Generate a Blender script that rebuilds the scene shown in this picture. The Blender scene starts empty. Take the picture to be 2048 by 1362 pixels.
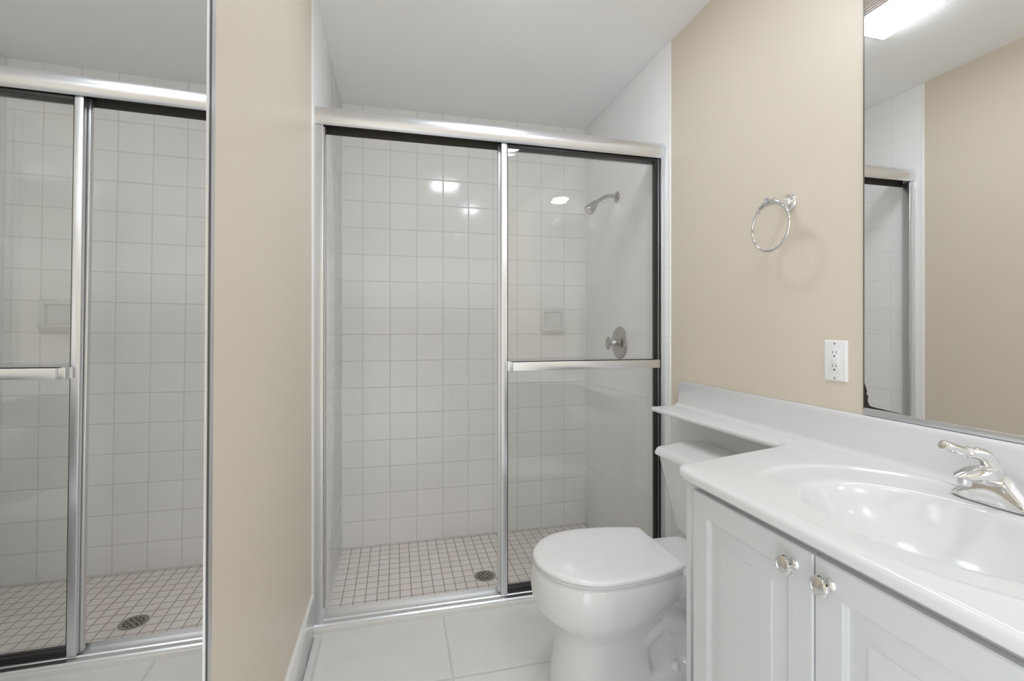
import bpy, bmesh, math, random
from math import sin, cos, pi, radians, tan, atan
from mathutils import Vector, Matrix

random.seed(4)
S = bpy.context.scene
COL = S.collection

# ------------------------------------------------------------------ camera
cam_data = bpy.data.cameras.new('camera')
cam = bpy.data.objects.new('camera', cam_data)
COL.objects.link(cam)
cam.location = (0.0, 0.0, 1.157)
cam.rotation_euler = (radians(90), 0, radians(-13.87))
cam_data.sensor_fit = 'HORIZONTAL'
cam_data.sensor_width = 36.0
cam_data.lens = 945.0 / 2048.0 * 36.0
cam_data.shift_y = -(681.0 - 655.0) / 2048.0
cam_data.clip_start = 0.02
S.camera = cam

# ------------------------------------------------------------------ world, view
W = bpy.data.worlds.new('world')
S.world = W
W.use_nodes = True
W.node_tree.nodes['Background'].inputs[0].default_value = (.86, .923, 1, 1)
W.node_tree.nodes['Background'].inputs[1].default_value = 0.66  # background acts as fill light through the added left opening
S.view_settings.view_transform = 'Standard'
S.view_settings.look = 'None'
S.view_settings.gamma = 1.0
S.view_settings.use_curve_mapping = False
S.view_settings.exposure = 2.42
for nm, sx, loc, rot in (('added_fill_portal', 1.24, (-.33, -.68, 1.075), (radians(90), 0, radians(-90))),):  # portal at the fill opening added in the left wall
    por = bpy.data.lights.new(nm, 'AREA')
    por.shape = 'RECTANGLE'
    por.size, por.size_y = sx, 2.15
    por.cycles.is_portal = True
    poro = bpy.data.objects.new(nm, por)
    COL.objects.link(poro)
    poro.location, poro.rotation_euler = loc, rot
DOWNLIGHT = 13.0      # emission of the two recessed lamps
FANLIGHT = 6.4        # emission of the fan light lens
S.cycles.max_bounces = 16
S.cycles.diffuse_bounces = 10
S.cycles.glossy_bounces = 8
S.cycles.transparent_max_bounces = 24

# ------------------------------------------------------------------ helpers
def new_bm():
    return bmesh.new()

def box(bm, x0, x1, y0, y1, z0, z1, bev=0.0, seg=2):
    r = bmesh.ops.create_cube(bm, size=1.0)
    vs = r['verts']
    for v in vs:
        v.co = Vector((x0 + (v.co.x + .5) * (x1 - x0), y0 + (v.co.y + .5) * (y1 - y0), z0 + (v.co.z + .5) * (z1 - z0)))
    if bev > 0:
        es = list({e for v in vs for e in v.link_edges})
        bmesh.ops.bevel(bm, geom=es, offset=bev, segments=seg, affect='EDGES', profile=.5)
    return bm

def loft(bm, secs, cap0=True, cap1=True, closed=False):
    rows = [[bm.verts.new(p) for p in s] for s in secs]
    n = len(rows[0])
    pairs = list(zip(rows[:-1], rows[1:]))
    if closed:
        pairs.append((rows[-1], rows[0]))
    for a, b in pairs:
        for i in range(n):
            j = (i + 1) % n
            try:
                bm.faces.new((a[i], a[j], b[j], b[i]))
            except ValueError:
                pass
    if not closed:
        if cap0:
            bm.faces.new(list(reversed(rows[0])))
        if cap1:
            bm.faces.new(rows[-1])
    return rows

def frame_axes(d):
    d = Vector(d).normalized()
    up = Vector((0, 0, 1)) if abs(d.z) < .9 else Vector((0, 1, 0))
    a = d.cross(up).normalized()
    b = a.cross(d).normalized()
    return d, a, b

def lathe(bm, origin, axis, prof, n=32):
    """prof: list of (radius, distance along axis)."""
    d, a, b = frame_axes(axis)
    o = Vector(origin)
    secs = []
    for r, h in prof:
        r = max(r, 1e-5)
        secs.append([o + d * h + (a * cos(2 * pi * i / n) + b * sin(2 * pi * i / n)) * r for i in range(n)])
    loft(bm, secs)
    return bm

def tube(bm, pts, rad, n=16, closed=False):
    pts = [Vector(p) for p in pts]
    N = len(pts)
    rads = rad if isinstance(rad, (list, tuple)) else [rad] * N
    prev = None
    secs = []
    for i, p in enumerate(pts):
        if closed:
            t = (pts[(i + 1) % N] - pts[i - 1]).normalized()
        else:
            t = (pts[min(i + 1, N - 1)] - pts[max(i - 1, 0)]).normalized()
        if prev is None:
            _, a, b = frame_axes(t)
        else:
            a = (prev - t * prev.dot(t)).normalized()
            b = t.cross(a)
        prev = a
        secs.append([p + (a * cos(2 * pi * k / n) + b * sin(2 * pi * k / n)) * rads[i] for k in range(n)])
    loft(bm, secs, closed=closed)
    return bm

def spline(pts, m=8):
    P = [Vector(p) for p in pts]
    out = []
    for i in range(len(P) - 1):
        p0, p1, p2, p3 = P[max(i - 1, 0)], P[i], P[i + 1], P[min(i + 2, len(P) - 1)]
        for k in range(m):
            t = k / m
            out.append(.5 * ((2 * p1) + (p2 - p0) * t + (2 * p0 - 5 * p1 + 4 * p2 - p3) * t * t + (3 * p1 - p0 - 3 * p2 + p3) * t ** 3))
    out.append(P[-1])
    return out

def extrude_profile(bm, prof, fn, t0, t1, steps=1):
    """prof: 2-D outline; fn(p, t) gives the 3-D point."""
    secs = [[fn(p, t0 + (t1 - t0) * k / steps) for p in prof] for k in range(steps + 1)]
    loft(bm, secs)
    return bm

def obj(name, bm, m, parent=None, ang=38, smooth=True, label=None):
    bmesh.ops.remove_doubles(bm, verts=bm.verts, dist=1e-6)
    bmesh.ops.recalc_face_normals(bm, faces=bm.faces)
    if smooth:
        lim = radians(ang)
        for f in bm.faces:
            f.smooth = True
        for e in bm.edges:
            if len(e.link_faces) == 2 and e.calc_face_angle(0) > lim:
                e.smooth = False
    me = bpy.data.meshes.new(name)
    bm.to_mesh(me)
    bm.free()
    me.materials.append(m)
    o = bpy.data.objects.new(name, me)
    COL.objects.link(o)
    if parent is not None:
        o.parent = parent
        w = Vector(parent.location)
        q = parent.parent
        while q is not None:
            w += Vector(q.location)
            q = q.parent
        o.location = -w
    if label:
        o['label'] = label
    return o

def thing(name, label, cat, loc, group=None):
    o = bpy.data.objects.new(name, None)
    o.empty_display_size = .05
    COL.objects.link(o)
    o.location = loc
    o['label'] = label
    o['category'] = cat
    if group:
        o['group'] = group
    return o

def tag(o, label, cat, group=None):
    o['label'] = label
    o['category'] = cat
    if group:
        o['group'] = group
    return o

def struct(name, bm, m, label=None, cat=None, ang=38):
    o = obj(name, bm, m, ang=ang)
    o['kind'] = 'structure'
    if label:
        o['label'] = label
    if cat:
        o['category'] = cat
    return o

# ------------------------------------------------------------------ materials
def srgb(r, g, b):
    f = lambda c: (c / 255 / 12.92) if c / 255 <= .04045 else ((c / 255 + .055) / 1.055) ** 2.4
    return (f(r), f(g), f(b), 1)

def principled(name, base, rough=.5, metal=0.0, spec=.5, coat=0.0, bump=None):
    m = bpy.data.materials.new(name)
    m.use_nodes = True
    nt = m.node_tree
    p = nt.nodes['Principled BSDF']
    p.inputs['Base Color'].default_value = base
    p.inputs['Roughness'].default_value = rough
    p.inputs['Metallic'].default_value = metal
    p.inputs['Specular IOR Level'].default_value = spec
    p.inputs['Coat Weight'].default_value = coat
    p.inputs['Coat Roughness'].default_value = .04
    if bump:
        scale, strength, dist = bump
        g = nt.nodes.new('ShaderNodeNewGeometry')
        n = nt.nodes.new('ShaderNodeTexNoise')
        n.inputs['Scale'].default_value = scale
        n.inputs['Detail'].default_value = 2
        nt.links.new(g.outputs['Position'], n.inputs['Vector'])
        b = nt.nodes.new('ShaderNodeBump')
        b.inputs['Strength'].default_value = strength
        b.inputs['Distance'].default_value = dist
        nt.links.new(n.outputs['Fac'], b.inputs['Height'])
        nt.links.new(b.outputs['Normal'], p.inputs['Normal'])
    return m

def grid_tile(name, ax, a0, pa, bx, b0, pb, grout, base, grout_col, rough, vary=.03, pillow=.004, bumpd=.0012, tint=None, wav=.25, spec=.5, soil=0.0, waves=6.0):
    """tiles laid on the world grid in the axes ax, bx; bx None: joints one way only"""
    m = bpy.data.materials.new(name)
    m.use_nodes = True
    nt = m.node_tree
    N, L = nt.nodes, nt.links
    p = N['Principled BSDF']
    p.inputs['Specular IOR Level'].default_value = spec
    geo = N.new('ShaderNodeNewGeometry')
    sep = N.new('ShaderNodeSeparateXYZ')
    L.new(geo.outputs['Position'], sep.inputs[0])
    def math_(op, a, b=None):
        n = N.new('ShaderNodeMath')
        n.operation = op
        for i, v in enumerate((a, b)):
            if v is None:
                continue
            if isinstance(v, (int, float)):
                n.inputs[i].default_value = v
            else:
                L.new(v, n.inputs[i])
        return n.outputs[0]
    def axis(ch, o, pitch):
        t = math_('DIVIDE', math_('SUBTRACT', sep.outputs[ch], o), pitch)
        f = math_('FRACT', t)
        fl = math_('FLOOR', t)
        d = math_('MULTIPLY', math_('MINIMUM', f, math_('SUBTRACT', 1.0, f)), pitch)
        return d, fl
    d, fa = axis(ax, a0, pa)
    fb = None
    if bx:
        d2, fb = axis(bx, b0, pb)
        d = math_('MINIMUM', d, d2)
    def mr(v, lo, hi, kind='SMOOTHSTEP'):
        n = N.new('ShaderNodeMapRange')
        n.interpolation_type = kind
        n.inputs['From Min'].default_value = lo
        n.inputs['From Max'].default_value = hi
        L.new(v, n.inputs['Value'])
        return n.outputs['Result']
    tilefac = mr(d, grout * .5 - .0004, grout * .5 + .0004)
    comb = N.new('ShaderNodeCombineXYZ')
    L.new(fa, comb.inputs[0])
    if fb is not None:
        L.new(fb, comb.inputs[1])
    wn = N.new('ShaderNodeTexWhiteNoise')
    wn.noise_dimensions = '3D'
    L.new(comb.outputs[0], wn.inputs['Vector'])
    mixv = N.new('ShaderNodeMix')
    mixv.data_type = 'RGBA'
    mixv.inputs['A'].default_value = base
    mixv.inputs['B'].default_value = tint or tuple(c * (1 - vary) for c in base[:3]) + (1,)
    L.new(wn.outputs['Value'], mixv.inputs['Factor'])
    tilecol = mixv.outputs['Result']
    if soil > 0:
        ns = N.new('ShaderNodeTexNoise')
        ns.inputs['Scale'].default_value = waves
        ns.inputs['Detail'].default_value = 5
        L.new(geo.outputs['Position'], ns.inputs['Vector'])
        mz = N.new('ShaderNodeMix')
        mz.data_type = 'RGBA'
        L.new(mr(ns.outputs['Fac'], .4, .75), mz.inputs['Factor'])
        L.new(tilecol, mz.inputs['A'])
        mz.inputs['B'].default_value = tuple(c * (1 - soil) for c in base[:3]) + (1,)
        tilecol = mz.outputs['Result']
    mixc = N.new('ShaderNodeMix')
    mixc.data_type = 'RGBA'
    L.new(tilefac, mixc.inputs['Factor'])
    mixc.inputs['A'].default_value = grout_col
    L.new(tilecol, mixc.inputs['B'])
    L.new(mixc.outputs['Result'], p.inputs['Base Color'])
    rg = N.new('ShaderNodeMapRange')
    rg.inputs['To Min'].default_value = .7
    rg.inputs['To Max'].default_value = rough
    L.new(tilefac, rg.inputs['Value'])
    L.new(rg.outputs['Result'], p.inputs['Roughness'])
    h = mr(d, grout * .35, grout * .5 + pillow)
    nz = N.new('ShaderNodeTexNoise')
    nz.inputs['Scale'].default_value = waves
    nz.inputs['Detail'].default_value = 1
    L.new(geo.outputs['Position'], nz.inputs['Vector'])
    hh = math_('ADD', h, math_('MULTIPLY', nz.outputs['Fac'], wav))
    b = N.new('ShaderNodeBump')
    b.inputs['Strength'].default_value = 1.0
    b.inputs['Distance'].default_value = bumpd
    L.new(hh, b.inputs['Height'])
    L.new(b.outputs['Normal'], p.inputs['Normal'])
    return m

def glass_material(name, tintc):
    m = bpy.data.materials.new(name)
    m.use_nodes = True
    nt = m.node_tree
    N, L = nt.nodes, nt.links
    N.remove(N['Principled BSDF'])
    out = N['Material Output']
    tr = N.new('ShaderNodeBsdfTransparent')
    tr.inputs[0].default_value = tintc
    gl = N.new('ShaderNodeBsdfGlossy')
    gl.inputs['Roughness'].default_value = 0.0
    lw = N.new('ShaderNodeLayerWeight')
    lw.inputs['Blend'].default_value = .5
    pw = N.new('ShaderNodeMath'); pw.operation = 'POWER'
    L.new(lw.outputs['Facing'], pw.inputs[0]); pw.inputs[1].default_value = 5
    ma = N.new('ShaderNodeMath'); ma.operation = 'MULTIPLY_ADD'
    L.new(pw.outputs[0], ma.inputs[0]); ma.inputs[1].default_value = .96; ma.inputs[2].default_value = .04
    mx = N.new('ShaderNodeMixShader')
    L.new(ma.outputs[0], mx.inputs[0]); L.new(tr.outputs[0], mx.inputs[1]); L.new(gl.outputs[0], mx.inputs[2])
    L.new(mx.outputs[0], out.inputs[0])
    return m

def emit(name, col, strength):
    m = bpy.data.materials.new(name)
    m.use_nodes = True
    nt = m.node_tree
    nt.nodes.remove(nt.nodes['Principled BSDF'])
    e = nt.nodes.new('ShaderNodeEmission')
    e.inputs[0].default_value = col
    e.inputs[1].default_value = strength
    nt.links.new(e.outputs[0], nt.nodes['Material Output'].inputs[0])
    return m

TP = .1543            # wall tile pitch
TZ = 1.157 + 1.039 - 14 * TP
WHITE_TILE = (.92, .92, .92, 1)
GROUT = (.66, .65, .635, 1)
M = {
    'paint': principled('beige_paint', (.71, .638, .53, 1), .38, spec=.35, bump=(260, .10, .0006)),
    'ceiling': principled('ceiling_paint', (.92, .92, .925, 1), .8, spec=.2),
    'tile_back': grid_tile('back_wall_tile', 'X', -.184, TP, 'Z', TZ, TP, .0026, WHITE_TILE, GROUT, .10),
    'tile_side': grid_tile('side_wall_tile', 'Y', 1.899, TP, 'Z', TZ, TP, .0022, WHITE_TILE, (.78, .775, .77, 1), .12, bumpd=.0005),
    'base_tile': grid_tile('base_tile', 'Y', 1.70, .30, None, 0, 1, .002, WHITE_TILE, GROUT, .12),
    'mosaic': grid_tile('mosaic_tile', 'X', -.2422, .0529, 'Y', 2.2314, .0557, .0042, (.90, .835, .795, 1), (.42, .355, .31, 1), .3,
                        tint=(.91, .875, .845, 1), pillow=.003, bumpd=.001, soil=.05, waves=9),
    'floor_tile': grid_tile('floor_tile', 'X', -.268, .454, 'Y', 1.56, .454, .006, (.83, .825, .815, 1), (.66, .645, .63, 1), .22,
                            pillow=.004, bumpd=.0012, soil=.06, waves=7),
    'stone': principled('curb_stone', (.80, .795, .79, 1), .22),
    'white_trim': principled('white_panel', (.78, .775, .765, 1), .45),
    'alu': principled('bright_aluminium', (.80, .815, .85, 1), .28, 1.0, bump=(40, .02, .001)),
    'alu_soft': principled('satin_aluminium', (.76, .77, .785, 1), .34, 1.0),
    'alu_shade': principled('shaded_aluminium', (.56, .56, .56, 1), .3, 1.0),  # darker copy of the aluminium for the jamb's shaded inner face
    'chrome_dull': principled('worn_chrome', (.46, .45, .44, 1), .16, 1.0),
    'chrome': principled('chrome', (.80, .795, .79, 1), .06, 1.0),
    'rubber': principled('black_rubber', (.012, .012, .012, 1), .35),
    'dark': principled('dark_shade_and_backing', (.055, .05, .045, 1), .5),
    'glass': glass_material('shower_glass', (.990, .991, .988, 1)),
    'mirror': principled('silvered_glass', (.87, .868, .855, 1), .0, 1.0),
    'mirror_wall': principled('silvered_glass_wall', (.91, .91, .90, 1), .0, 1.0),
    'mirror_edge': principled('mirror_edge', (.10, .085, .07, 1), .3),
    'stain': principled('desilvered_black', (.02, .014, .012, 1), .4),
    'china': principled('vitreous_china', (.79, .795, .80, 1), .07, coat=.4),
    'seat': principled('seat_plastic', (.85, .855, .86, 1), .12),
    'cabinet': principled('white_thermofoil', (.665, .67, .675, 1), .33),
    'marble': principled('cultured_marble', (.75, .748, .75, 1), .19),
    'plate': principled('plate_plastic', (.86, .86, .85, 1), .25),
    'slot': principled('slot_black', (.02, .02, .02, 1), .6),
    'steel': principled('drain_steel', (.42, .37, .32, 1), .4, .85),
    'screw': principled('screw_steel', (.55, .53, .5, 1), .35, .9),
    'grille': principled('fan_grille', (.80, .74, .73, 1), .45),
    'lens': emit('lamp_lens', (.85, .918, 1, 1), FANLIGHT),
    'downlight': emit('downlight_lens', (.85, .918, 1, 1), DOWNLIGHT),
}

# ------------------------------------------------------------------ setting
XL, XR = -.303, 1.2005          # painted faces
TL, TR = -.2975, 1.1945         # tile faces
YT = 1.885                      # where tile begins
YB = 2.86                       # shower back wall
ZC = 2.44
ZS = -.112                      # shower floor
YR = -1.30                      # wall behind the camera

b = new_bm(); box(b, XL - .15, XR + .15, YR - .1, 1.95, -.06, 0); struct('floor', b, M['floor_tile'])
b = new_bm(); box(b, XL - .15, XR + .15, 1.95, YB + .1, ZS - .05, ZS); struct('floor_shower', b, M['mosaic'])
b = new_bm(); box(b, XL - .15, XR + .15, YR - .1, YB + .1, ZC, ZC + .06); struct('ceiling', b, M['ceiling'])
b = new_bm(); box(b, XL - .12, XL, -.06, YT, 0, ZC); box(b, XL - .12, XL, YR, -.06, 2.15, ZC); struct('wall_left', b, M['paint'])
b = new_bm(); box(b, XR, XR + .12, YR, YT, 0, ZC); struct('wall_right', b, M['paint'])
b = new_bm(); box(b, XL - .12, TL, YT, YB, ZS, ZC, .004, 3); struct('wall_shower_left', b, M['tile_side'])
b = new_bm(); box(b, TR, XR + .12, YT, YB, ZS, ZC, .004, 3); struct('wall_shower_right', b, M['tile_side'])
b = new_bm(); box(b, XL - .12, XR + .12, YB, YB + .1, ZS, ZC); struct('wall_shower_back', b, M['tile_back'])
# wall behind the camera; the gap beside it in the left wall is added for fill light
b = new_bm(); box(b, XL - .12, XR, YR - .1, YR, 0, ZC); struct('wall_back', b, M['paint'])

# baseboard of the left wall: a course of white tile, with the cut strip at its foot
b = new_bm(); box(b, XL - .005, XL + .010, -.06, 1.884, 0, .165, .003, 3); struct('baseboard_left', b, M['base_tile'])
b = new_bm(); box(b, XL + .010, XL + .030, -.06, 1.884, 0, .007, .003, 2); struct('trim_1', b, M['stone'])
# shower curb
b = new_bm(); box(b, TL - .004, TR + .004, 1.902, 1.998, ZS, .020, .005, 3); struct('trim_2', b, M['stone'])
# caulk lines round the shower floor
b = new_bm()
box(b, TL - .001, TR + .001, YB - .006, YB, ZS, ZS + .006, .002)
box(b, TL - .001, TL + .006, 1.99, YB, ZS, ZS + .006, .002)
box(b, TR - .006, TR + .001, 1.99, YB, ZS, ZS + .006, .002)
struct('trim_3', b, M['stone'])
# white panel on the wall under the vanity ledge
b = new_bm(); box(b, XR - .004, XR, 1.03, 1.884, .0, .806); struct('trim_4', b, M['white_trim'])

# ------------------------------------------------------------------ shower door frame
fr = thing('shower_door_frame', 'bright aluminium frame of the shower opening with wide rounded header', 'shower frame', (TL, 1.95, .02))
YF = 1.92
# header: rounded nose in section (Y, Z)
ZH0, ZH1 = 1.931, 1.999
prof = []
for k in range(0, 9):
    a = radians(-62 + 124 * k / 8)
    prof.append((YF + .020 - .026 * cos(a) + .006, (ZH0 + ZH1) / 2 + .034 * sin(a) / sin(radians(62))))
prof += [(YF + .030, ZH1 + .004), (YF + .076, ZH1 + .004), (YF + .076, ZH0 - .012), (YF + .073, ZH0 - .012), (YF + .073, ZH1 - .002), (YF + .02, ZH1 - .003), (YF + .016, ZH0 + .004)]
b = new_bm(); extrude_profile(b, prof, lambda p, t: Vector((t, p[0], p[1] + .005 * (TR - t) / (TR - TL))), TL, TR - .003)
obj('header', b, M['alu'], fr, ang=30)
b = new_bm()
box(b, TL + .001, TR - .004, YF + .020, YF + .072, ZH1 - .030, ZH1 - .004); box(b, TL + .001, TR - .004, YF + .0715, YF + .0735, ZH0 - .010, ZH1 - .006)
obj('header_shade', b, M['dark'], fr, label='dark plates painted as the shade inside the header')  # dark plates put the shade of the hollow header into colour
b = new_bm(); box(b, TL, TL + .030, YF + .006, YF + .056, .021, ZH0 + .002, .003); obj('jamb', b, M['alu_soft'], fr)
b = new_bm(); box(b, TL + .030, TL + .036, YF + .012, YF + .045, .08, ZH0 - .004, .001); obj('jamb_face_shade', b, M['alu_shade'], fr)  # darker metal strip colours in the jamb's shaded inner face
b = new_bm(); box(b, TR - .0195, TR, YF + .004, YF + .056, .021, ZH0 + .002, .003); obj('jamb', b, M['alu_soft'], fr)
b = new_bm(); box(b, TR - .0218, TR - .0195, YF + .012, YF + .050, .03, ZH0, .0005); obj('jamb_gap_shade', b, M['rubber'], fr)  # black strip drawn for the shadow gap between panel and jamb
b = new_bm()
pr = [(YF - .002, .020), (YF + .077, .020), (YF + .077, .040), (YF + .075, .042), (YF + .073, .026), (YF + .030, .026), (YF + .026, .030), (YF + .022, .026), (YF + .004, .024)]
extrude_profile(b, pr, lambda p, t: Vector((t, p[0], p[1])), TL, TR)
obj('bottom_track', b, M['alu_soft'], fr, ang=25)

def panel(name, label, x0, x1, yc, with_bar, stile_left=True):
    t = thing(name, label, 'shower door', (x0, yc, .03), 'sliding glass shower panels')
    z0, z1 = .033, ZH0 + .006
    b = new_bm(); box(b, x0 + .02, x1 - .012, yc - .0025, yc + .0025, z0 + .014, z1)
    obj('glass_pane', b, M['glass'], t, smooth=False)
    b = new_bm(); box(b, x0, x0 + .0276, yc - .010, yc + .0095, z0, z1 + .004, .003, 3)
    obj('stile', b, M['alu' if with_bar else 'alu_soft'], t)
    b = new_bm(); box(b, x0 + .0276, x0 + .0300, yc - .007, yc + .007, z0 + .01, z1, .0005)
    obj('gasket', b, M['rubber'], t)
    gw = .0225 if with_bar else .011
    b = new_bm(); box(b, x1 - gw, x1 - .0045, yc - .009, yc + .006, z0 + .02, z1 - .012, .002)
    obj('gasket', b, M['rubber'], t)
    b = new_bm(); box(b, x1 - .0045, x1, yc - .010, yc + .009, z0, z1, .0015)
    obj('edge_rail', b, M['alu'], t)
    b = new_bm(); box(b, x0 + .0300, x1 - .006, yc - .008, yc + .008, z1 - .020, z1 - .002, .002)
    obj('top_gasket', b, M['rubber'], t)
    b = new_bm(); box(b, x0 + .0300, x1 - .006, yc - .008, yc + .008, z0 + .002, z0 + .022, .003)
    obj('bottom_gasket', b, M['rubber'], t)
    if with_bar:
        zt = 1.0135
        b = new_bm(); box(b, x0 + .040, 1.146, yc - .062, yc - .052, zt - .036, zt, .0015)
        bar = obj('towel_bar', b, M['alu'], t)
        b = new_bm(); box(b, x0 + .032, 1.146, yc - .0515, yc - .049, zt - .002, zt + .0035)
        obj('bar_shadow', b, M['rubber'], bar)  # black strip drawn as the shadow line along the bar top
        for xa, xb in ((x0 + .018, x0 + .044), (1.134, 1.150)):
            b = new_bm(); box(b, xa, xb, yc - .054, yc - .010, zt - .037, zt + .001, .002)
            obj('bracket', b, M['alu_soft'], bar)
    return t

panel('sliding_shower_panel', 'front sliding glass shower panel carrying a flat metal towel bar', .4325, 1.1722, 1.9490, True)
rear = panel('sliding_shower_panel', 'rear sliding glass shower panel parked behind the one with the towel bar', .4240, 1.1722, 1.9715, False)
rear.rotation_euler = (radians(-.15), 0, 0)

# ------------------------------------------------------------------ shower fittings
t = thing('shower_fixture', 'chrome shower head on a bent arm high on the tiled wall', 'shower head', (TR, 2.406, 1.882))
b = new_bm(); lathe(b, (TR, 2.406, 1.881), (-1, 0, 0), [(.031, 0), (.031, .002), (.027, .006), (.017, .010), (.012, .013), (.012, .016)])
obj('flange', b, M['chrome_dull'], t)
b = new_bm(); tube(b, spline([(TR - .005, 2.406, 1.882), (1.165, 2.406, 1.884), (1.14, 2.406, 1.882), (1.115, 2.406, 1.872), (1.066, 2.406, 1.842)]), .0098)
obj('shower_arm', b, M['chrome_dull'], t)
hd = Vector((-.053, 0, -.058)).normalized()
b = new_bm(); lathe(b, Vector((1.068, 2.406, 1.843)), hd, [(.010, -.004), (.0140, -.002), (.0155, .005), (.0185, .012), (.0245, .030), (.0282, .050), (.0285, .060), (.0265, .066), (.024, .0655), (.023, .064), (0, .064)])
hdo = obj('spray_head', b, M['chrome_dull'], t)
b = new_bm(); lathe(b, Vector((1.068, 2.406, 1.843)) + hd * .0642, hd, [(.021, 0), (.019, .0015), (.012, .002), (.010, .004), (.006, .0045), (0, .0046)])
obj('spray_face', b, M['alu_soft'], hdo)

t = thing('shower_valve', 'round chrome shower valve plate with a lever knob on the tile', 'shower valve', (TR, 2.372, 1.0735))
b = new_bm(); lathe(b, (TR, 2.372, 1.0735), (-1, 0, 0), [(.089, 0), (.089, .003), (.086, .007), (.070, .012), (.045, .015), (.034, .017)], 48)
obj('escutcheon', b, M['chrome_dull'], t)
b = new_bm(); lathe(b, (TR, 2.372, 1.0735), (-1, 0, 0), [(.034, .015), (.032, .020), (.024, .024), (.022, .036), (.020, .040), (.012, .050), (.011, .062)], 32)
hb = obj('valve_stem', b, M['chrome_dull'], t)
b = new_bm()
secs = []
for h, s in ((.060, .75), (.063, .95), (.068, 1.0), (.074, .97), (.078, .75)):
    secs.append([Vector((TR - h, 2.372 + .021 * s * cos(2 * pi * i / 32), 1.0715 + .036 * s * sin(2 * pi * i / 32))) for i in range(32)])
loft(b, secs)
obj('valve_handle', b, M['chrome_dull'], hb)

t = thing('soap_dish', 'white ceramic soap dish set in the shower back wall', 'soap dish', (.97, YB, 1.19))
b = new_bm()
sx0, sx1, sz0, sz1 = .890, 1.050, 1.112, 1.278
pad = .026
rings = [(0, 0), (0, .012), (.003, .016), (.007, .018), (pad - .008, .018), (pad - .003, .016), (pad, .010), (pad + .001, .003), (pad + .03, .002)]
loft(b, [[Vector((x, YB - d, z)) for x, z in ((sx0 + i, sz0 + i), (sx1 - i, sz0 + i), (sx1 - i, sz1 - i), (sx0 + i, sz1 - i))] for i, d in rings], cap0=False)
obj('dish_frame', b, M['china'], t)
b = new_bm()
secs = []
for z, d, w in ((sz0 + .002, .014, .066), (sz0 + .010, .032, .072), (sz0 + .022, .047, .077), (sz0 + .036, .053, .080), (sz0 + .041, .052, .079), (sz0 + .042, .047, .075), (sz0 + .034, .036, .064), (sz0 + .032, .018, .052)):
    s = []
    for i in range(24):
        a = pi * i / 23
        s.append(Vector((.970 - w * cos(a) * (1 if True else 1), YB - d * (sin(a) ** .45), z)))
    secs.append(s)
loft(b, secs)
obj('tray', b, M['china'], t)

t = thing('floor_drain', 'round tarnished metal drain cover in the mosaic shower floor', 'drain', (.4446, 2.375, ZS))
b = new_bm(); lathe(b, (.4446, 2.375, ZS - .003), (0, 0, 1), [(.0545, 0), (.0545, .0042), (.0515, .0052), (.0500, .0046), (0, .0046)], 40)
obj('strainer', b, M['steel'], t)
b = new_bm()
for ring, cnt, hs in ((.034, 12, .0050), (.020, 6, .0055), (.0, 1, .004)):
    for i in range(cnt):
        a = 2 * pi * i / cnt + ring * 40
        cx, cy = .4446 + ring * cos(a), 2.375 + ring * sin(a)
        lathe(b, (cx, cy, ZS + .0012), (0, 0, 1), [(hs, 0), (hs, .0007)], 12)
obj('drain_holes', b, M['slot'], t)
b = new_bm(); lathe(b, (.4446, 2.375, ZS), (0, 0, 1), [(.060, 0), (.060, .0008), (.0545, .0010), (.0545, 0)], 40)
obj('grout_ring', b, M['stone'], t)

# ------------------------------------------------------------------ left mirrored door
MY1, MY0 = .842, -.02
myaw, mtilt = radians(1.12), radians(.36)
def mplane(y, z):
    return -.283 - tan(myaw) * (y - .9) + tan(mtilt) * (z - 1.157)
t = thing('mirrored_door', 'full height mirrored door with narrow chrome frame on the left wall', 'mirror', (-.29, .9, 0))
b = new_bm()
def quadbox(bm, y0, y1, z0, z1, f0, f1):
    vs = []
    for y in (y0, y1):
        for z in (z0, z1):
            for f in (f0, f1):
                vs.append(bm.verts.new((f(y, z), y, z)))
    idx = ((0, 1, 3, 2), (4, 6, 7, 5), (0, 4, 5, 1), (2, 3, 7, 6), (0, 2, 6, 4), (1, 5, 7, 3))
    for q in idx:
        bm.faces.new([vs[i] for i in q])
quadbox(b, MY0, MY1 - .0278, .022, ZC - .012, lambda y, z: mplane(y, z) - .004, mplane)
obj('mirror_glass', b, M['mirror'], t, smooth=False)
b = new_bm(); quadbox(b, MY0, MY1 - .0260, .02, ZC - .01, lambda y, z: XL + .001, lambda y, z: mplane(y, z) - .0045)
obj('backing_board', b, M['dark'], t)
b = new_bm()
for nm, ya, yb, up, mt in (('frame_stile', MY1 - .0159, MY1, .0022, 'alu_soft'), ('gasket', MY1 - .0245, MY1 - .0159, .0012, 'rubber'), ('inner_bead', MY1 - .0278, MY1 - .0245, .0016, 'alu')):
    b = new_bm() if nm != 'frame_stile' else b
    quadbox(b, ya, yb, .012, ZC - .004, lambda y, z: XL + .001, lambda y, z, up=up: mplane(y, z) + up)
    obj(nm, b, M[mt], t)

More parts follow.
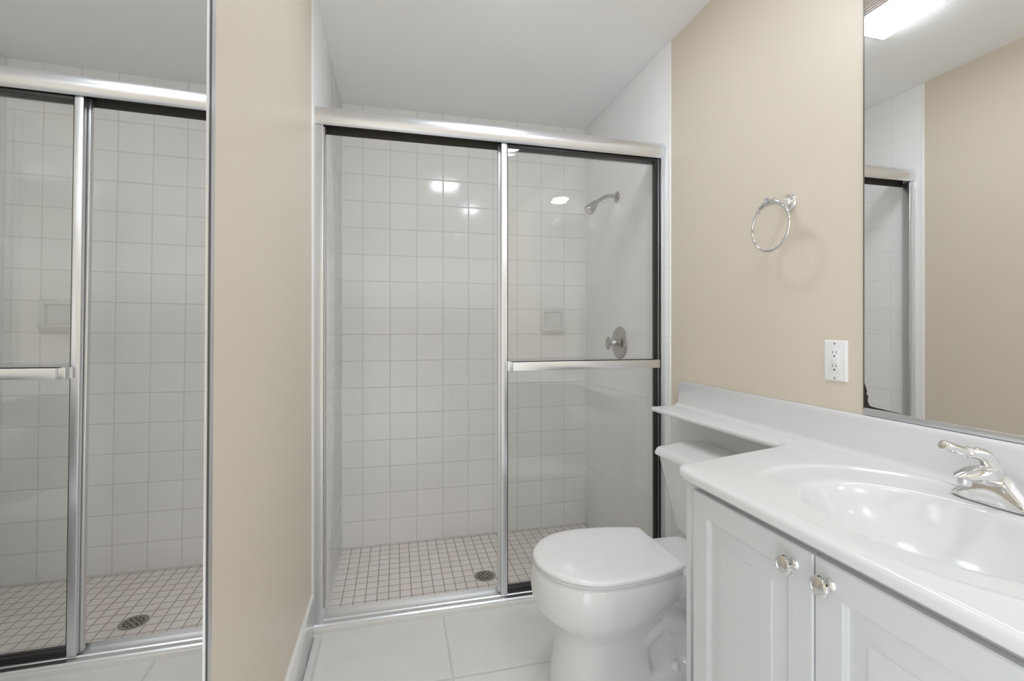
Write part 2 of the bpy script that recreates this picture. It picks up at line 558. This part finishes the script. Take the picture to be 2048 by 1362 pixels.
# ------------------------------------------------------------------ right wall things
t = thing('wall_mirror', 'large frameless wall mirror above the vanity with a blackened lower corner', 'mirror', (XR, .6, .944))
b = new_bm(); box(b, XR - .006, XR - .0005, .245, .982, .9435, 2.20)
obj('mirror_glass', b, M['mirror_wall'], t, smooth=False)
b = new_bm(); box(b, XR - .0066, XR - .0003, .982, .9845, .9435, 2.20)
obj('dark_edge', b, M['mirror_edge'], t)
b = new_bm(); box(b, XR - .0085, XR - .0003, .245, .9845, .929, .9442, .001)
obj('bottom_channel', b, M['alu_soft'], t)
b = new_bm()
rs = random.Random(2)
edge = [(.982, 1.012), (.979, 1.004), (.9745, .992), (.9765, .984), (.971, .978), (.9735, .966), (.970, .958), (.966, .953), (.953, .9515), (.935, .9505), (.918, .9490), (.895, .9480), (.885, .9470), (.982, .9470)]
vs = [b.verts.new((XR - .0065, y, z)) for y, z in edge]; f0 = b.faces.new(vs)
r = bmesh.ops.extrude_face_region(b, geom=[f0])
for v in r['geom']:
    if isinstance(v, bmesh.types.BMVert):
        v.co.x += .0006
obj('desilvered_patch', b, M['stain'], t, label='black patch where the silvering has gone')

t = thing('towel_ring', 'chrome towel ring on a round rosette on the beige wall', 'towel ring', (XR, 1.23, 1.549))
b = new_bm(); lathe(b, (XR, 1.228, 1.549), (-1, 0, 0), [(.027, 0), (.0275, .003), (.025, .007), (.023, .009), (.0225, .012), (.016, .016), (.012, .022), (.0105, .035), (.010, .060), (.011, .074), (.012, .080), (.010, .087), (0, .089)], 36)
obj('rosette', b, M['chrome'], t)
RC, RR, RX = (1.222, 1.467), .074, 1.12
def ringpt(a, r=RR, dx=0):
    return Vector((RX + dx, RC[0] + r * cos(a), RC[1] + r * sin(a)))
b = new_bm(); tube(b, [ringpt(radians(a), RR + .0015) for a in range(52, 139, 6)], [.0062 + .0048 * sin(pi * i / 14) for i in range(15)], 14)
obj('ring_holder', b, M['chrome'], t)
for a0 in (44, 139):
    b = new_bm()
    lathe(b, ringpt(radians(a0)), ringpt(radians(a0 + 6)) - ringpt(radians(a0)), [(.004, 0), (.0068, .001), (.0068, .008), (.004, .009)], 16)
    obj('ring_collar', b, M['chrome'], t)
b = new_bm(); tube(b, [ringpt(2 * pi * i / 72) for i in range(72)], .0044, 10, closed=True)
obj('ring', b, M['chrome'], t)

t = thing('power_outlet', 'white outlet plate with two sockets between towel ring and mirror', 'outlet', (XR, 1.068, 1.064))
yo, zo = 1.068, 1.064
b = new_bm()
secs = []
for d, i in ((0, 0), (.0025, 0), (.0055, .004), (.0062, .007)):
    secs.append([Vector((XR - d, yo + sy * (.0357 - i), zo + sz * (.0572 - i))) for sy, sz in ((-1, -1), (1, -1), (1, 1), (-1, 1))])
loft(b, secs); obj('wall_plate', b, M['plate'], t, ang=20)
b = new_bm(); box(b, XR - .0072, XR - .005, yo - .0168, yo + .0168, zo - .0335, zo + .0335, .001)
rcp = obj('receptacle', b, M['plate'], t)
for zc in (zo + .0205, zo - .0175):
    for ya, yb, zb in ((.0050, .0064, -.001), (-.0064, -.0050, 0)):
        b = new_bm(); box(b, XR - .0076, XR - .007, yo + ya, yo + yb, zc + zb, zc + .0065)
        obj('socket_slot', b, M['slot'], rcp)
    b = new_bm(); lathe(b, (XR - .007, yo, zc - .0075), (-1, 0, 0), [(.0024, 0), (.0024, .0006)], 14)
    obj('ground_hole', b, M['slot'], rcp)
for dz in (.0045, -.0042):
    b = new_bm(); box(b, XR - .0085, XR - .007, yo - .0068, yo + .0068, zo + dz - .0028, zo + dz + .0028, .0007)
    obj('reset_button', b, M['plate'], rcp)
for dz in (.0485, -.0485):
    b = new_bm(); lathe(b, (XR - .0058, yo, zo + dz), (-1, 0, 0), [(.0032, 0), (.003, .001), (.001, .0013), (0, .0013)], 16)
    obj('screw', b, M['screw'], t)

# ------------------------------------------------------------------ vanity
CZ = .822
cab = thing('vanity_cabinet', 'white two door vanity cabinet under the white basin top', 'cabinet', (.95, .64, 0))
CY0, CY1, CX0 = .262, 1.022, .692
b = new_bm()
box(b, CX0, XR - .006, CY1 - .018, CY1, .09, .795, .0015); box(b, CX0, XR - .006, CY0, CY0 + .018, .09, .795, .0015)
box(b, CX0, XR - .006, CY0 + .018, CY1 - .018, .09, .108); box(b, XR - .014, XR - .006, CY0 + .018, CY1 - .018, .108, .60)
box(b, CX0, CX0 + .014, CY0 + .018, CY1 - .018, .108, .795); box(b, CX0 + .07, XR - .006, CY0 + .005, CY1 - .005, 0.001, .09)
obj('cabinet_body', b, M['cabinet'], cab)

def make_door(y0, y1, knob_y):
    z0, z1 = .115, .779
    xf = .675
    b = new_bm()
    rings = [(.0, .0155), (.0, .0025), (.0025, 0.0), (.050, 0.0), (.0515, .0012), (.0525, .0070), (.056, .0088), (.060, .0086), (.088, .0032), (.0895, .0030), (.0905, .0006), (.093, .0002), (.099, .0002)]
    secs = []
    for ins, dep in rings:
        secs.append([Vector((xf + dep, y, z)) for y, z in ((y0 + ins, z0 + ins), (y1 - ins, z0 + ins), (y1 - ins, z1 - ins), (y0 + ins, z1 - ins))])
    loft(b, secs)
    d = obj('door', b, M['cabinet'], cab, ang=24)
    b = new_bm()
    lathe(b, (xf + .0005, knob_y, .7455), (-1, 0, 0), [(.0105, 0), (.0105, .002), (.0075, .005), (.0062, .010), (.0085, .014), (.0150, .0175), (.0172, .0210), (.0165, .0250), (.0130, .0280), (.0105, .0285), (.0100, .0278), (.0085, .0285), (0, .0300)], 36)
    obj('knob', b, M['chrome'], d)
make_door(.6441, .9705, .6815)
make_door(.3155, .6409, .6110)

top = thing('basin_countertop', 'glossy white one-piece basin top with ledge running over the toilet tank', 'countertop', (.92, .64, CZ))
BC = Vector((.912, .628))
outline = [(.660, .245, 1), (.660, .50, 1), (.660, .80, 1), (.660, .985, 1), (.6625, 1.006, 1), (.670, 1.020, 1), (.684, 1.029, 1), (.702, 1.034, 1), (.746, 1.044, 1), (.885, 1.080, 1), (.985, 1.104, 1), (1.035, 1.116, 1), (1.0705, 1.1275, 0), (1.199, 1.1275, 0), (1.199, .245, 1)]
# flags: 1 = the edge that starts here is a free edge
free = [1] * 12 + [0, 0, 1]
def ray_hit(dv):
    best = None
    n = len(outline)
    for i in range(n):
        p = Vector(outline[i][:2]); q = Vector(outline[(i + 1) % n][:2])
        e = q - p
        den = dv.x * e.y - dv.y * e.x
        if abs(den) < 1e-9:
            continue
        w = p - BC
        tt = (w.x * e.y - w.y * e.x) / den
        u = (w.x * dv.y - w.y * dv.x) / den
        if tt > 0 and -1e-6 <= u <= 1 + 1e-6 and (best is None or tt < best[0]):
            nrm = Vector((e.y, -e.x)).normalized()
            best = (tt, free[i], abs(nrm.dot(dv)))
    return best
IA, IB = .167, .222            # basin lip half axes (x, y)
OC = Vector((.935, .628)); OA, OB = .252, .326
def ell_t(dv, c, a, bb):
    o = BC - c
    A = (dv.x / a) ** 2 + (dv.y / bb) ** 2
    B = 2 * (o.x * dv.x / a ** 2 + o.y * dv.y / bb ** 2)
    C = (o.x / a) ** 2 + (o.y / bb) ** 2 - 1
    return (-B + math.sqrt(max(B * B - 4 * A * C, 0))) / (2 * A)
angs = set(2 * pi * i / 220 for i in range(220))
for p in outline:
    d = Vector(p[:2]) - BC
    angs.add(math.atan2(d.y, d.x) % (2 * pi))
angs = sorted(angs)
def smooth01(x):
    x = min(max(x, 0), 1)
    return x * x * (3 - 2 * x)
b = new_bm()
cols = []
ZD = CZ - .0045
for a in angs:
    dv = Vector((cos(a), sin(a)))
    tb, fl, cs = ray_hit(dv)
    ti = ell_t(dv, BC, IA, IB)
    to = min(ell_t(dv, OC, OA, OB), tb - .030)
    to = max(to, ti + .012)
    ZD = CZ - .0006 - .0042 * smooth01((dv.x + .55) / .5)
    pts = []
    for s, z in ((.12, -.128), (.25, -.126), (.40, -.120), (.55, -.108), (.68, -.090), (.79, -.066), (.87, -.046), (.91, -.0305), (.945, -.0178), (.97, -.0098), (.99, -.0048), (1.01, -.0019), (1.03, -.0005)):
        pts.append((ti * s, ZD - .002 + z))
    for k in range(1, 6):
        f = k / 6
        pts.append((ti * 1.03 + (to - .014 - ti * 1.03) * f, ZD - .002 + .002 * f))
    w = min(.012, (to - ti) * .4)
    for k in range(0, 9):
        f = k / 8
        pts.append((to - w + 2 * w * f if to + w < tb - .012 else to - w + (w + max(tb - .012 - to, .001) * .8) * f, ZD + (CZ - ZD) * smooth01(f) + .0012 * sin(pi * f) * (1 if f > .5 else f * 2)))
    c = max(cs, .35)
    if fl:
        last = pts[-1][0]
        for dd, dz in ((.010, 0), (.0066, -.0006), (.0035, -.0024), (.0013, -.005), (.0003, -.008), (0, -.010), (0, -.0175), (.0008, -.021), (.003, -.024), (.008, -.0255), (.016, -.0255)):
            pts.append((max(tb - dd / c, last) if dz == 0 else tb - dd / c, CZ + dz))
    else:
        for kk in range(11):
            pts.append((tb - (.010 if kk == 0 else 0), CZ if kk < 5 else CZ - .0255 * (kk - 4) / 6))
    cols.append([BC + dv * t_ for t_, _ in pts])
    cols[-1] = [b.verts.new((p.x, p.y, z)) for p, (_, z) in zip(cols[-1], pts)]
n = len(cols)
for i in range(n):
    A, B_ = cols[i], cols[(i + 1) % n]
    for k in range(len(A) - 1):
        try:
            b.faces.new((A[k], A[k + 1], B_[k + 1], B_[k]))
        except ValueError:
            pass
b.faces.new([c[0] for c in cols])
ZD = CZ - .0048
obj('basin_slab', b, M['marble'], top, ang=60)
# ledge over the tank
b = new_bm()
led = []
xe = [(1.052, 1.1215), (1.0600, 1.1268), (1.0655, 1.1330), (1.0690, 1.1410), (1.0702, 1.150), (1.068, 1.205), (1.0634, 1.38), (1.053, 1.60), (1.046, 1.788)]
prf = [(0.016, -.018), (.006, -.0175), (.0015, -.015), (0, -.011), (0, -.007), (.001, -.004), (.003, -.0015), (.007, 0)]
secs = []
for x, y in xe + [(1.049, 1.799), (1.056, 1.8045)]:
    dz = -.0004 if y < 1.1272 else 0
    secs.append([Vector((x + d, y, CZ + z + dz)) for d, z in prf] + [Vector((1.199, y, CZ + dz)), Vector((1.199, y, CZ - .018))])
loft(b, secs)
obj('ledge', b, M['marble'], top, ang=50)
b = new_bm()
bp_ = [(1.1995, CZ - .01), (1.1995, .9265), (1.1965, .9285), (1.1865, .9275), (1.1825, .926), (1.1805, .922), (1.1800, .915), (1.1800, CZ + .016), (1.1785, CZ + .009), (1.1745, CZ + .004), (1.167, CZ + .0008), (1.160, CZ + .0003), (1.160, CZ - .01)]
secs = []
for y, sc in ((.245, 0), (1.796, 0), (1.8005, .004), (1.8030, .010)):
    secs.append([Vector((x + sc * (1 if x < 1.199 else 0) if z > CZ + .02 else x, y + (.006 * max(0, 1 - (z - CZ) / .03) if y > 1 and z < CZ + .03 else 0) * (1 if sc > 0 else 0), z - (sc * .5 if z > .91 else 0))) for x, z in bp_])
loft(b, secs)
obj('backsplash', b, M['marble'], top, ang=50)
b = new_bm(); lathe(b, (BC.x, BC.y, CZ - .1345), (0, 0, 1), [(.022, 0), (.022, .002), (.018, .0035), (.016, .003), (0, .005)], 28)
obj('basin_drain', b, M['chrome'], top)

# ------------------------------------------------------------------ faucet
t = thing('basin_faucet', 'chrome single lever faucet on the back of the basin', 'faucet', (1.12, .66, CZ))
FX, FY, FZ = 1.124, .660, ZD + .0005
def oval(cx, cy, z, ax, ay, e=2.4, n=40):
    s = []
    for i in range(n):
        a = 2 * pi * i / n
        c, s_ = cos(a), sin(a)
        s.append(Vector((cx + ax * math.copysign(abs(c) ** (2 / e), c), cy + ay * math.copysign(abs(s_) ** (2 / e), s_), z)))
    return s
b = new_bm(); loft(b, [oval(FX + .002, FY, FZ, .028, .071), oval(FX + .002, FY, FZ + .004, .028, .071), oval(FX + .002, FY, FZ + .0065, .026, .069), oval(FX + .002, FY, FZ + .007, .02, .060)])
obj('base_plate', b, M['chrome'], t)
# body: a saddle rising from both ends of the base to the hub
b = new_bm()
secs = []
for dy, h, hw in ((-.069, .006, .010), (-.066, .011, .018), (-.058, .018, .0235), (-.048, .028, .0255), (-.036, .043, .0262), (-.026, .055, .026), (-.016, .0635, .0255), (-.007, .068, .025), (0, .069, .025),
                  (.007, .068, .025), (.016, .0635, .0255), (.026, .055, .026), (.036, .043, .0262), (.048, .028, .0255), (.058, .018, .0235), (.066, .011, .018), (.069, .006, .010)):
    s_ = []
    for i in range(17):
        a = pi * i / 16
        s_.append(Vector((FX - hw * math.copysign(abs(cos(a)) ** .8, cos(a)), FY + dy, FZ + .003 + (h - .003) * sin(a) ** .75)))
    secs.append(s_)
loft(b, secs)
obj('body', b, M['chrome'], t)
b = new_bm()
secs = []
for x, zc, hy, hz in ((FX + .010, .046, .016, .020), (1.112, .051, .0205, .0235), (1.095, .0545, .022, .0225), (1.078, .0575, .0222, .0200), (1.062, .0590, .0212, .0170), (1.048, .0595, .0190, .0130), (1.036, .0600, .0155, .0090), (1.026, .0605, .0105, .0055), (1.0195, .0608, .005, .0028)):
    s_ = []
    for i in range(28):
        a = 2 * pi * i / 28
        zz = sin(a)
        s_.append(Vector((x, FY + hy * cos(a), FZ + zc + (hz * zz if zz > 0 else hz * .75 * zz))))
    secs.append(s_)
loft(b, secs)
sp = obj('spout', b, M['chrome'], t)
b = new_bm(); lathe(b, (1.042, FY, FZ + .056), (-.12, 0, -1), [(.010, 0), (.0108, .010), (.0098, .0145), (.008, .015), (0, .0135)], 24)
obj('aerator', b, M['alu_soft'], sp)
b = new_bm()
pts = spline([(1.112, FY, FZ + .060), (1.108, FY, FZ + .074), (1.099, FY, FZ + .087), (1.085, FY, FZ + .0965), (1.068, FY, FZ + .1015), (1.050, FY, FZ + .1035)], 5)
tube(b, pts, [.0190 - .0098 * (i / (len(pts) - 1)) ** .75 for i in range(len(pts))], 20)
lv = obj('lever_neck', b, M['chrome'], t)
b = new_bm(); lathe(b, (1.0525, FY, FZ + .1033), (-1, 0, .27), [(.0085, 0), (.0108, .001), (.0110, .004), (.0092, .006), (.0070, .008), (.0074, .02), (.0088, .042), (.0100, .060), (.0096, .066), (.007, .070), (0, .072)], 24)
obj('lever_grip', b, M['chrome'], lv)
b = new_bm(); lathe(b, (1.1545, FY - .006, FZ), (0, 0, 1), [(.003, 0), (.003, .034), (.006, .036), (.0085, .041), (.0085, .046), (.0065, .050), (.004, .052), (0, .053)], 20)
obj('lift_rod', b, M['chrome'], t)

# ------------------------------------------------------------------ toilet
TY = 1.455
toi = thing('toilet', 'white two piece toilet with closed lid beside the vanity', 'toilet', (.70, TY, 0))
def egg(xf, xb, w, z, wb=None, xc=None, n=64, e=2.0):
    """outline: elliptic nose, gently tapering flanks to a straight back"""
    xc = xc if xc is not None else xf + .43 * (xb - xf)
    wb = wb if wb is not None else w * .8
    pts = []
    m = n // 2
    for i in range(m + 1):
        a = pi / 2 + pi * i / m
        pts.append(Vector((xc + (xc - xf) * cos(a), TY + w * sin(a), z)))
    q = n // 4
    for i in range(1, q + 1):
        f = i / q
        pts.append(Vector((xc + (xb - xc) * f, TY - (w - (w - wb) * f ** 2.2), z)))
    for i in range(0, q):
        f = 1 - i / q
        pts.append(Vector((xc + (xb - xc) * f, TY + (w - (w - wb) * f ** 2.2), z)))
    return pts
def rrect(x0, x1, hy, z, r, n=6, rb=None):
    pts = []
    for (cx, cy, a0, rr) in ((x1 - (rb or r), hy - (rb or r), 0, rb or r), (x0 + r, hy - r, pi / 2, r), (x0 + r, -hy + r, pi, r), (x1 - (rb or r), -hy + (rb or r), 1.5 * pi, rb or r)):
        for i in range(n + 1):
            a = a0 + pi / 2 * i / n
            pts.append(Vector((cx + rr * cos(a), TY + cy + rr * sin(a), z)))
    return pts
b = new_bm()
loft(b, [egg(xf, xb, w, z, wb) for z, xf, xb, w, wb in (
    (0, .484, .80, .125, .10), (.03, .489, .80, .122, .10), (.10, .504, .79, .117, .095), (.160, .516, .79, .116, .092), (.184, .513, .80, .120, .093), (.205, .499, .81, .132, .098), (.226, .476, .82, .151, .105),
    (.248, .452, .835, .171, .113), (.272, .437, .855, .184, .123), (.300, .430, .87, .190, .131), (.33, .427, .88, .193, .135), (.362, .430, .885, .190, .135), (.382, .436, .885, .184, .135), (.388, .446, .88, .174, .13))])
# rear trapway, ledge and foot flange
loft(b, [egg(xf, xb, w, z, wb) for z, xf, xb, w, wb in (
    (0, .66, 1.06, .105, .10), (.040, .66, 1.06, .104, .10), (.050, .67, 1.05, .095, .09), (.056, .68, 1.04, .07, .06), (.15, .68, 1.03, .06, .055), (.26, .68, 1.04, .08, .075), (.31, .68, 1.05, .11, .10))])
for sgn in (-1, 1):
    tube(b, spline([(.72, TY + sgn * .055, .11), (.79, TY + sgn * .058, .17), (.86, TY + sgn * .060, .205), (.93, TY + sgn * .058, .17), (.965, TY + sgn * .055, .10), (.97, TY + sgn * .05, .03)], 5), .045, 14)
loft(b, [rrect(.78, 1.06, hy, z, .04) for z, hy in ((.28, .115), (.30, .13), (.355, .142), (.368, .138), (.372, .13))])
bowl = obj('bowl', b, M['china'], toi, ang=180)
md = bowl.modifiers.new('remesh', 'REMESH'); md.mode = 'VOXEL'; md.voxel_size = .005; md.use_smooth_shade = True
md = bowl.modifiers.new('smooth', 'SMOOTH'); md.factor = .5; md.iterations = 35
for sgn in (-1, 1):
    b = new_bm(); lathe(b, (.888, TY + sgn * .084, .040), (0, 0, 1), [(.0165, 0), (.0165, .010), (.014, .020), (.008, .025), (0, .0265)], 24)
    obj('bolt_cap', b, M['china'], toi)
LX0, LX1 = .436, .884
b = new_bm()
loft(b, [egg(LX0 + .004 + i, LX1 - .004, .181 - i, z, .142 - i * .5) for z, i in ((.384, .012), (.386, .004), (.389, .001), (.394, .0), (.396, .003))])
obj('seat', b, M['seat'], toi, ang=50)
b = new_bm()
secs = [egg(LX0 + i, LX1 - i * .6, .188 - i, z, .146 - i * .8) for z, i in ((.3965, .008), (.398, .003), (.401, .0005), (.405, 0), (.409, .0015), (.412, .005), (.4145, .011), (.4160, .020), (.4172, .036), (.4185, .070), (.4192, .11))]
loft(b, secs)
lid = obj('lid', b, M['seat'], toi, ang=60)
for sgn in (-1, 1):
    b = new_bm(); box(b, .872, .896, TY + sgn * .072 - .018, TY + sgn * .072 + .018, .384, .3965, .003, 3)
    obj('hinge', b, M['seat'], lid)
b = new_bm()
loft(b, [rrect(x0, x1, hy, z, r, rb=.02) for z, x0, x1, hy, r in (
    (.362, 1.075, 1.165, .145, .03), (.364, 1.062, 1.17, .165, .035), (.372, 1.052, 1.175, .178, .04), (.40, 1.046, 1.178, .189, .04), (.50, 1.032, 1.18, .212, .04), (.60, 1.017, 1.182, .232, .04), (.662, 1.008, 1.183, .243, .04))])
obj('tank', b, M['china'], toi, ang=60)
b = new_bm()
loft(b, [rrect(x0, x1, hy, z, r, rb=.02) for z, x0, x1, hy, r in (
    (.655, 1.000, 1.186, .246, .035), (.6575, .9965, 1.188, .250, .036), (.664, .9955, 1.188, .251, .037), (.679, 1.000, 1.188, .247, .04), (.6855, 1.006, 1.187, .241, .04), (.690, 1.016, 1.186, .232, .04), (.706, 1.056, 1.178, .196, .03), (.7095, 1.066, 1.174, .186, .025), (.7105, 1.076, 1.17, .176, .02))])
obj('tank_lid', b, M['china'], toi, ang=40)

# ------------------------------------------------------------------ lamps
def downlight(y, label):
    t = thing('recessed_downlight', label, 'ceiling light', (.79, y, ZC), 'recessed ceiling downlights')
    b = new_bm(); lathe(b, (.79, y, ZC), (0, 0, -1), [(.092, 0), (.092, .003), (.088, .006), (.080, .006), (.078, .002), (.078, 0)], 48)
    obj('trim_ring', b, M['plate'], t)
    b = new_bm(); lathe(b, (.79, y, ZC), (0, 0, -1), [(.078, .0005), (.078, .003), (0, .0035)], 48)
    obj('lens', b, M['downlight'], t)
downlight(.63, 'round recessed downlight in the ceiling above the basin')
downlight(-.55, 'round recessed downlight in the ceiling nearest the entrance door')

t = thing('fan_light', 'square ceiling fan light with glowing lens and slotted grille', 'fan light', (.44, 1.5, ZC))
b = new_bm(); box(b, .315, .64, 1.36, 1.625, ZC - .020, ZC, .004)
for i in range(6):
    box(b, .545 + .014 * i, .551 + .014 * i, 1.37, 1.615, ZC - .026, ZC - .018, .001)
obj('grille', b, M['grille'], t)
b = new_bm()
loft(b, [[Vector((.425 + sx * hx, 1.4975 + sy * hy, ZC - z)) for sx, sy in ((-1, -1), (1, -1), (1, 1), (-1, 1))] for z, hx, hy in ((.018, .106, .118), (.026, .104, .116), (.032, .096, .108), (.035, .080, .092))])
obj('lens', b, M['lens'], t)
